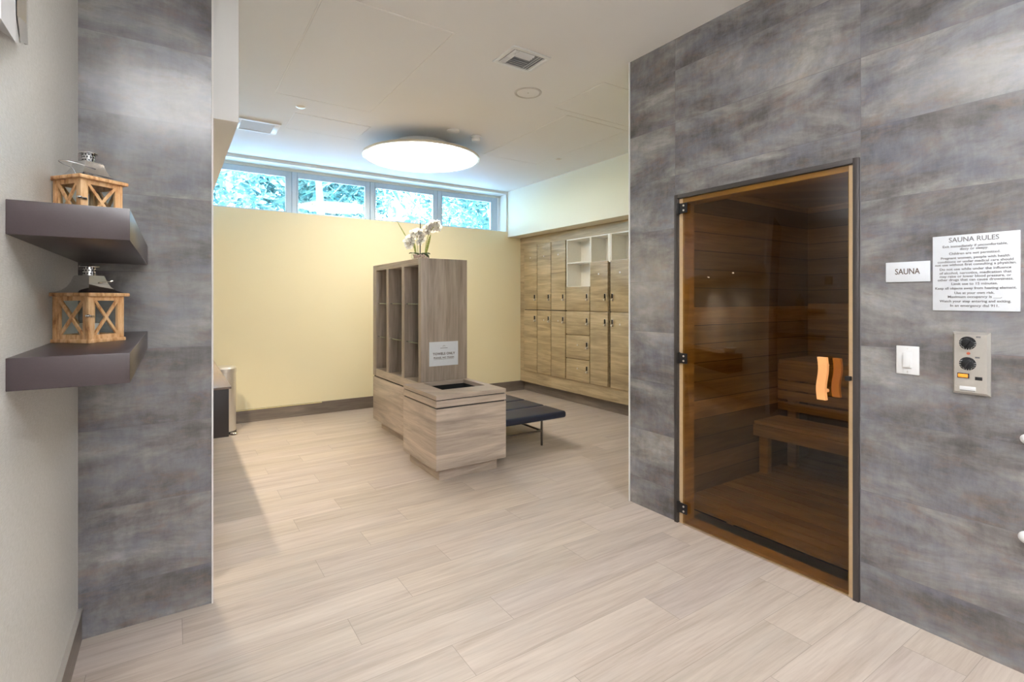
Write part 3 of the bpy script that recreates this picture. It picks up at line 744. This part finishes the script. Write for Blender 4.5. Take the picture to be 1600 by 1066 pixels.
# orchid
OX, OY, OZ = 1.955, 4.52, 1.80
t = empty('orchid_plant', (OX, OY, OZ)); tag(t, 'white orchid in a low glass bowl on top of the towel cabinet', 'potted plant')
MB().lathe([(0, .003), (.07, .003), (.088, .02), (.09, .045), (.083, .068), (.080, .068), (.085, .044), (.083, .022), (.068, .007), (0, .007)], (OX, OY, OZ)).build('bowl', M['glass'], t)
m = MB(); rg = random.Random(3)
for i in range(70):
    a = rg.random()*2*PI; rr = .072*math.sqrt(rg.random()); m.ball((OX+rr*math.cos(a), OY+rr*math.sin(a), OZ+.018+.032*rg.random()), .010, (1, 1, .7), 8)
m.build('pebbles', M['pebble'], t)
MB().tube([(OX, OY, OZ+.03), (OX+.002, OY, OZ+.40)], .0045, 8).build('stake', M['black_metal'], t)
Rv = Vector((math.cos(math.radians(33.6)), -math.sin(math.radians(33.6)), 0)); Fv = Vector((math.sin(math.radians(33.6)), math.cos(math.radians(33.6)), 0))
def OP3(a, b_, z): return Vector((OX, OY, OZ))+Rv*a+Fv*b_+Vector((0, 0, z))
def leafblade(pts, wd, mat, name):
    m = MB(); prev = None
    for i, p in enumerate(pts):
        q = i/(len(pts)-1); ww = wd*math.sin(PI*min(1, .12+q*.88))**.7+.001
        cur = (p-Rv*ww, p+Vector((0, 0, -.004)), p+Rv*ww)
        if prev:
            m.quad(prev[0], prev[1], cur[1], cur[0]); m.quad(prev[1], prev[2], cur[2], cur[1])
        prev = cur
    o = m.build(name, mat, t); md = o.modifiers.new('s', 'SOLIDIFY'); md.thickness = .002
def bez(a, b_, c_, n=10): return [a*(1-q)**2+b_*2*q*(1-q)+c_*q*q for q in [i/n for i in range(n+1)]]
for a, b_, c_ in ((OP3(-.035, 0, .05), OP3(-.05, 0, .22), OP3(-.10, 0, .24)), (OP3(.045, 0, .05), OP3(.06, 0, .30), OP3(.17, -.02, .33)), (OP3(-.02, .02, .05), OP3(-.05, .0, .26), OP3(.0, -.01, .30))):
    MB().tube(bez(a, b_, c_), .0035, 8).build('flower_stem', M['stem'], t)
leafblade(bez(OP3(.05, .01, .05), OP3(.075, .01, .16), OP3(.10, .01, .25)), .012, M['stem'], 'leaf')
leafblade(bez(OP3(-.04, .01, .05), OP3(-.06, .01, .16), OP3(-.075, .01, .22)), .010, M['stem'], 'leaf')
leafblade(bez(OP3(-.10, .03, .16), OP3(-.16, .03, .26), OP3(-.235, .03, .39)), .005, M['stem'], 'leaf')
for a, b_ in ((-.10, .06), (.10, .055), (.09, .02)):
    leafblade(bez(OP3(0, 0, .045), OP3(a*.5, -.02, .085), OP3(a, -.03, b_)), .02, M['leaf'], 'leaf')
def flower(p, r, d):
    d = d.normalized(); a = d.cross(Vector((0, 0, 1))).normalized(); b_ = a.cross(d)
    m = MB()
    for k_ in range(5):
        an = PI/2+2*PI*k_/5; wd = r*(.52 if k_ in (1, 4) else .36); L = r*(1.0 if k_ in (1, 4) else .92)
        u = a*math.cos(an)+b_*math.sin(an); s = a*-math.sin(an)+b_*math.cos(an)
        c0 = p; vs = []
        for q in range(9):
            th = -PI/2+PI*q/8*1.0
            vs.append(None)
        ringp = [c0+u*L*(.5-.5*math.cos(PI*j/6))*1.0+s*wd*math.sin(PI*j/6)-d*.12*r*math.sin(PI*j/6) for j in range(7)]
        ringn = [c0+u*L*(.5-.5*math.cos(PI*j/6))*1.0-s*wd*math.sin(PI*j/6)-d*.12*r*math.sin(PI*j/6) for j in range(7)]
        mid = [c0+u*L*(.5-.5*math.cos(PI*j/6))+d*.10*r*math.sin(PI*j/6) for j in range(7)]
        for j in range(6):
            m.quad(ringp[j], ringp[j+1], mid[j+1], mid[j]); m.quad(mid[j], mid[j+1], ringn[j+1], ringn[j])
    bmesh.ops.remove_doubles(m.bm, verts=m.bm.verts, dist=1e-5)
    fo = m.build('flower', M['petal'], t); md = fo.modifiers.new('s', 'SOLIDIFY'); md.thickness = .0015
    MB().ball(p+d*.005, .0045, (1, 1, 1), 8).build('flower_centre', M['centre'], fo)
rg = random.Random(11)
fl = [(-.105, .135, .036), (-.125, .175, .034), (-.085, .165, .036), (-.110, .205, .036), (-.075, .215, .032), (-.06, .255, .034), (-.03, .225, .036), (-.01, .265, .036), (.015, .235, .036), (.02, .195, .034), (-.005, .165, .030), (.035, .27, .034),
      (-.03, .28, .030), (.06, .30, .036), (.09, .325, .036), (.12, .335, .038), (.15, .33, .038), (.175, .305, .036), (.145, .295, .034), (.105, .29, .036), (.075, .265, .03), (.13, .355, .030), (.165, .350, .030)]
for a, z, r_ in fl:
    flower(OP3(a, rg.uniform(-.03, .02), z), r_*1.2, -Fv+Rv*rg.uniform(-.5, .5)+Vector((0, 0, rg.uniform(-.5, .2))))

# ================================================================ BENCH
t = empty('padded_bench', (2.79, 4.73, 0)); tag(t, 'low black leather padded bench on thin steel legs', 'bench')
x0, x1 = 2.37, 3.215
for i in range(5):
    ya = 3.868+i*.347
    m = MB().box(x0, x1, ya, ya+.346, .268, .334, .024, 4)
    bm = m.bm; bmesh.ops.subdivide_edges(bm, edges=[e for e in bm.edges if e.calc_length() > .25], cuts=5, use_grid_fill=True)
    m.build('cushion', M['navy'], t)
MB().box(2.45, 3.14, 3.95, 5.54, .255, .270).build('seat_base', M['black_metal'], t)
for lx in (2.56, 3.0):
    for ly in (3.99, 5.46):
        MB().cyl((lx, ly, .128), .011, .256, n=16).build('leg', M['dark_steel'], t)
for ly in (3.99, 5.46): MB().box(2.565, 2.995, ly-.008, ly+.008, .137, .153).build('stretcher', M['dark_steel'], t)
for lx in (2.56, 3.0): MB().box(lx-.008, lx+.008, 4.0, 5.45, .137, .153).build('stretcher', M['dark_steel'], t)

# ================================================================ LOCKERS
t = empty('locker_surround', (XK, 5.4, .15)); tag(t, 'wood panelling framing the wall of lockers', 'panelling')
cols = [(6.51, 6.172), (6.168, 5.833), (5.829, 5.504), (5.496, 5.009), (5.005, 4.672), (4.632, 4.296)]
MB().box(XK, 5.12, 2.60, YW-.002, 2.257, 2.394).build('top_rail', M['lam_lockframe'], t)
MB().box(XK, 5.12, 2.60, YW-.002, .15, .322).build('bottom_rail', M['lam_lockframe'], t)
MB().box(XK, 5.12, 6.518, YW-.002, .322, 2.257).build('stile', M['lam_lockframe'], t)
MB().box(XK, 5.12, 2.60, 4.288, .322, 2.257).build('stile', M['lam_lockframe'], t)
def handle_at(door, y, z):
    m = MB().box(XK-.026, XK-.020, y-.011, y+.011, z-.045, z+.050, .004); h = m.build('handle', M['steel'], door)
    MB().cyl((XK-.036, y+.016*0, z-.028), .013, .022, 'X', n=20, bev=.002).build('lock_knob', M['steel'], h)
    MB().box(XK-.042, XK-.026, y-.005, y+.005, z-.01, z+.046, .003).build('lever', M['black_metal'], h)
def door(t, ya, yb, z0, z1, hside=None, hz=None, disc=None):
    d = MB().box(XK-.020, XK-.001, yb+.005, ya-.005, z0+.004, z1-.004, .0015).build('door', M['lam_lock'], t)
    if hz: handle_at(d, (yb+.045) if hside != 'far' else (ya-.045), hz)
    if disc: MB().cyl((XK-.021, disc[0], disc[1]), .012, .003, 'X', n=16).build('number_disc', M['steel'], d)
names = ['narrow two-door wood locker column beside the cream wall corner', 'second narrow two-door wood locker column from the cream wall',
         'third narrow two-door wood locker column, left of the white cubbies', 'wide locker column with two white cubbies above four square doors',
         'narrow locker column with one white cubby, right of the wide column', 'locker column with one cubby nearest the tiled wall edge']
for i, (ya, yb) in enumerate(cols):
    t = empty('locker', (XK+.2, (ya+yb)/2, .322)); tag(t, names[i], 'locker', 'wall of wooden lockers')
    top = 2.257
    openz = {3: 1.603, 4: 1.917, 5: 1.917}.get(i, top)
    car = MB().box(XK, 5.118, yb, ya, .323, openz-.02 if openz < top else top)
    if openz < top:
        car.box(5.06, 5.118, yb, ya, openz-.02, top)
    car.build('carcass', M['dark_gap'] if openz == top else M['lam_lock'], t)  # closed columns get a near-black carcass, painting in shade between the doors
    if openz < top:
        th = .014
        XC = XK+.26
        m = MB().box(XK-.006, XC, yb, yb+th, openz-.0, top).box(XK-.006, XC, ya-th, ya, openz-.0, top).box(XK-.006, XC, yb+th, ya-th, top-th, top).box(XK-.0, XC, yb+th, ya-th, openz-.018, openz+.002).box(XC-.012, XC, yb+th, ya-th, openz, top-th)
        if i == 3: m.box(XK-.006, XC-.012, yb+th, ya-th, 1.922, 1.938)
        m.build('cubby', M['cub'], t)
    ym = (ya+yb)/2
    if i < 3:
        door(t, ya, yb, 1.273, top, None, 1.452, (ym, 2.065)); door(t, ya, yb, .323, 1.269, None, 1.135, (ym, 1.125) if i else None)
    elif i == 3:
        door(t, ya, yb, 1.273, openz, None, 1.452); door(t, ya, yb, .950, 1.269, None, 1.130)
        door(t, ya, yb, .622, .947, None, .812, (ym, .812)); door(t, ya, yb, .323, .619, None, .495, (ym, .495))
    elif i == 4:
        door(t, ya, yb, 1.273, openz, None, 1.452, (ym, 1.755)); door(t, ya, yb, .323, 1.269, None, 1.130)
    else:
        door(t, ya, yb, 1.273, openz, 'far', 1.452, (ym, 1.76)); door(t, ya, yb, .323, 1.269, 'far', 1.130, (ym, 1.12))
t = empty('locker_filler', (XK, 4.652, .322)); tag(t, 'dark narrow gap strip between the last two locker columns', 'filler strip')
MB().box(XK+.02, 5.1, 4.634, 4.670, .323, 1.9).build('gap_panel', M['dark_gap'], t)
MB().box(XK-.01, 5.1, 4.634, 4.670, 1.9, 2.257).build('upper_filler', M['cub'], t)

# ================================================================ CEILING FIXTURES
cx, cy, cz = 2.24, 5.13, 2.95
t = empty('ceiling_lamp', (cx, cy, cz)); tag(t, 'large round glowing disc lamp hanging just under the ceiling', 'ceiling lamp')
MB().lathe([(0, .0), (.596, .0), (.596, .006), (0, .006)], (cx, cy, cz), 96).build('diffuser', M['light_disc'], t)
MB().lathe([(.597, -.003), (.616, -.003), (.620, .0), (.620, .016), (.612, .020), (.597, .020), (.597, -.003)], (cx, cy, cz), 96).build('rim', M['ring'], t)
MB().lathe([(.597, .008), (.597, .020), (.40, .055), (.30, .085), (.30, .149), (0, .149)], (cx, cy, cz), 96).build('housing', M['white_trim'], t)
area('ceiling_lamp_light', (cx, cy, cz-.012), 1.15, P_PEND, WARM, shape='DISK')
def downlight(x, y, z, power, label, color=WARM, ang=110):
    t = empty('downlight', (x, y, z)); tag(t, label, 'downlight', 'recessed warm downlights')
    MB().lathe([(.038, -.001), (.058, -.004), (.062, -.001), (.062, .0), (.038, .0)], (x, y, z), 32).build('trim_ring', M['white_trim'], t)
    MB().lathe([(0, -.002), (.038, -.002), (.038, -.001), (0, -.001)], (x, y, z), 32).build('lens', M['down_light'], t)
    spot('downlight_light', (x, y, z-.02), power, color, ang)
downlight(1.38, 2.06, ZC, P_DOWN, 'recessed ceiling downlight nearest the sauna door', NEUTRAL)
downlight(1.38, .2, ZC, P_DOWN, 'recessed ceiling downlight close to the camera', NEUTRAL)
downlight(1.38, -1.6, ZC, P_DOWN, 'recessed ceiling downlight at the back of the lobby', NEUTRAL)
downlight(.0, 5.0, 2.306, P_VAN, 'recessed downlight under the bulkhead over the vanity middle')
downlight(.0, 3.95, 2.306, P_VAN*.3, 'recessed downlight under the bulkhead over the sink')
for (x, y, lb) in ((1.2, -1.4, 'square fill light panel added at the back of the lobby'),):  # added panel behind the camera, for general fill light
    t = empty('fill_light_panel', (x, y, ZC)); tag(t, lb, 'ceiling light', 'added fill light panels')
    MB().box(x-.32, x+.32, y-.32, y-.30, ZC-.012, ZC).box(x-.32, x+.32, y+.30, y+.32, ZC-.012, ZC).box(x-.32, x-.30, y-.30, y+.30, ZC-.012, ZC).box(x+.30, x+.32, y-.30, y+.30, ZC-.012, ZC).build('frame', M['white_trim'], t)
    MB().box(x-.30, x+.30, y-.30, y+.30, ZC-.006, ZC).build('diffuser', M['panel_fill_light'], t)
    area('panel_fill_light', (x, y, ZC-.015), .58, P_FILL, COOL)
# square air diffuser
vx0, vx1, vy0, vy1 = 1.868, 2.182, 2.79, 3.062
t = empty('ceiling_vent', ((vx0+vx1)/2, (vy0+vy1)/2, ZC)); tag(t, 'square white air diffuser with slanted louvres in the ceiling', 'vent')
m = MB().box(vx0, vx1, vy0, vy0+.03, ZC-.008, ZC, .002).box(vx0, vx1, vy1-.03, vy1, ZC-.008, ZC, .002).box(vx0, vx0+.03, vy0+.03, vy1-.03, ZC-.008, ZC, .002).box(vx1-.03, vx1, vy0+.03, vy1-.03, ZC-.008, ZC, .002)
m.build('frame', M['vent_grey'], t)
MB().box(vx0+.03, vx1-.03, vy0+.03, vy1-.03, ZC-.002, ZC-.0005).build('throat', plain('vent_shadow', (.34, .35, .37), .7), t)
xa, xb, ya, yb = vx0+.034, vx1-.034, vy0+.034, vy1-.034
for i in range(4):
    y = yb-.014-i*.024
    MB().obox(Matrix.Translation(((xa+xb)/2-.035, y, ZC-.010)) @ Matrix.Rotation(.5, 4, 'X'), xb-xa-.07, .019, .0015).build('louvre', M['vent_grey'], t)
for i in range(3):
    MB().obox(Matrix.Translation((xb-.010-i*.021, (ya+yb)/2, ZC-.010)) @ Matrix.Rotation(-.5, 4, 'Y'), .018, yb-ya, .0015).build('louvre', M['vent_grey'], t)
for i in range(3):
    MB().obox(Matrix.Translation(((xa+xb)/2-.035, ya+.012+i*.024, ZC-.010)) @ Matrix.Rotation(-.6, 4, 'X'), xb-xa-.09, .018, .0015).build('louvre', M['vent_grey'], t)
for i in range(2):
    MB().obox(Matrix.Translation((xa+.010+i*.021, (ya+yb)/2, ZC-.010)) @ Matrix.Rotation(.6, 4, 'Y'), .018, yb-ya, .0015).build('louvre', M['vent_grey'], t)
t = empty('ceiling_speaker', (2.395, 3.37, ZC)); tag(t, 'flush round white speaker in the ceiling behind the square vent', 'speaker')
MB().lathe([(.092, -.001), (.096, -.006), (.108, -.006), (.112, 0), (.092, 0)], (2.395, 3.37, ZC), 48).build('trim_ring', plain('speaker_ring', (.56, .53, .50), .5), t)
MB().lathe([(0, -.003), (.091, -.003), (.091, 0), (0, 0)], (2.395, 3.37, ZC), 48).build('grille', M['ceiling'], t)
MB().cyl((2.395, 3.37, ZC-.005), .007, .004, n=12).build('centre_badge', M['steel'], t)
o = MB().lathe([(0, -.022), (.045, -.022), (.060, -.014), (.062, 0), (0, 0)], (2.31, 4.53, ZC), 40).build('ceiling_disc', M['ceiling']); o.location = (0, 0, 0); recentre(o)
tag(o, 'low round white cover on the ceiling left of the smoke detector', 'ceiling cover')
t = empty('smoke_detector', (2.585, 4.56, ZC)); tag(t, 'small domed white smoke detector behind the round lamp', 'smoke detector')
MB().cyl((2.585, 4.56, ZC-.008), .052, .016, bev=.003).build('base', M['white_pl'], t)
MB().lathe([(.044, -.016), (.044, -.040), (.034, -.052), (0, -.054)], (2.585, 4.56, ZC), 32).build('dome', M['white_pl'], t)
for x, y, lb in ((.924, 4.71, 'small sprinkler cover on the ceiling near the bulkhead grille'), (3.83, 4.76, 'small sprinkler cover on the ceiling towards the lockers')):
    o = MB().lathe([(0, -.010), (.024, -.010), (.038, -.003), (.040, 0), (0, 0)], (x, y, ZC), 28).build('sprinkler_cover', M['steel']); recentre(o); tag(o, lb, 'sprinkler', 'flush sprinkler covers')
def access(x0, x1, y0, y1, lb):
    t = empty('access_panel', ((x0+x1)/2, (y0+y1)/2, ZC)); tag(t, lb, 'access panel', 'plaster access panels in the ceiling')
    g = .007
    MB().box(x0, x1, y0, y0+g, ZC-.0035, ZC).box(x0, x1, y1-g, y1, ZC-.0035, ZC).box(x0, x0+g, y0+g, y1-g, ZC-.0035, ZC).box(x1-g, x1, y0+g, y1-g, ZC-.0035, ZC).build('panel_bead', M['white_trim'], t)
    MB().box(x0+g+.003, x1-g-.003, y0+g+.003, y1-g-.003, ZC-.0025, ZC).build('panel', M['ceiling'], t)
access(.685, 1.475, 2.87, 4.50, 'long ceiling access panel left of the square vent')
access(2.975, 3.75, 3.58, 5.08, 'ceiling access panel right of the round lamp')
access(2.765, 3.75, 2.88, 3.50, 'ceiling access panel nearest the tiled wall edge')
access(.905, 1.60, 4.88, 5.36, 'short ceiling access panel between bulkhead and round lamp')
t = empty('ceiling_grille', (.665, 5.44, ZC)); tag(t, 'beige rectangular grille on the ceiling beside the bulkhead', 'grille')
m = MB().box(.50, .86, 5.27, 5.30, ZC-.014, ZC, .002).box(.50, .86, 5.59, 5.62, ZC-.014, ZC, .002).box(.50, .53, 5.30, 5.59, ZC-.014, ZC, .002).box(.81, .86, 5.30, 5.59, ZC-.014, ZC, .002)
m.build('frame', M['white_trim'], t)
MB().box(.53, .81, 5.30, 5.59, ZC-.010, ZC-.002).build('grille_face', M['vent_beige'], t)
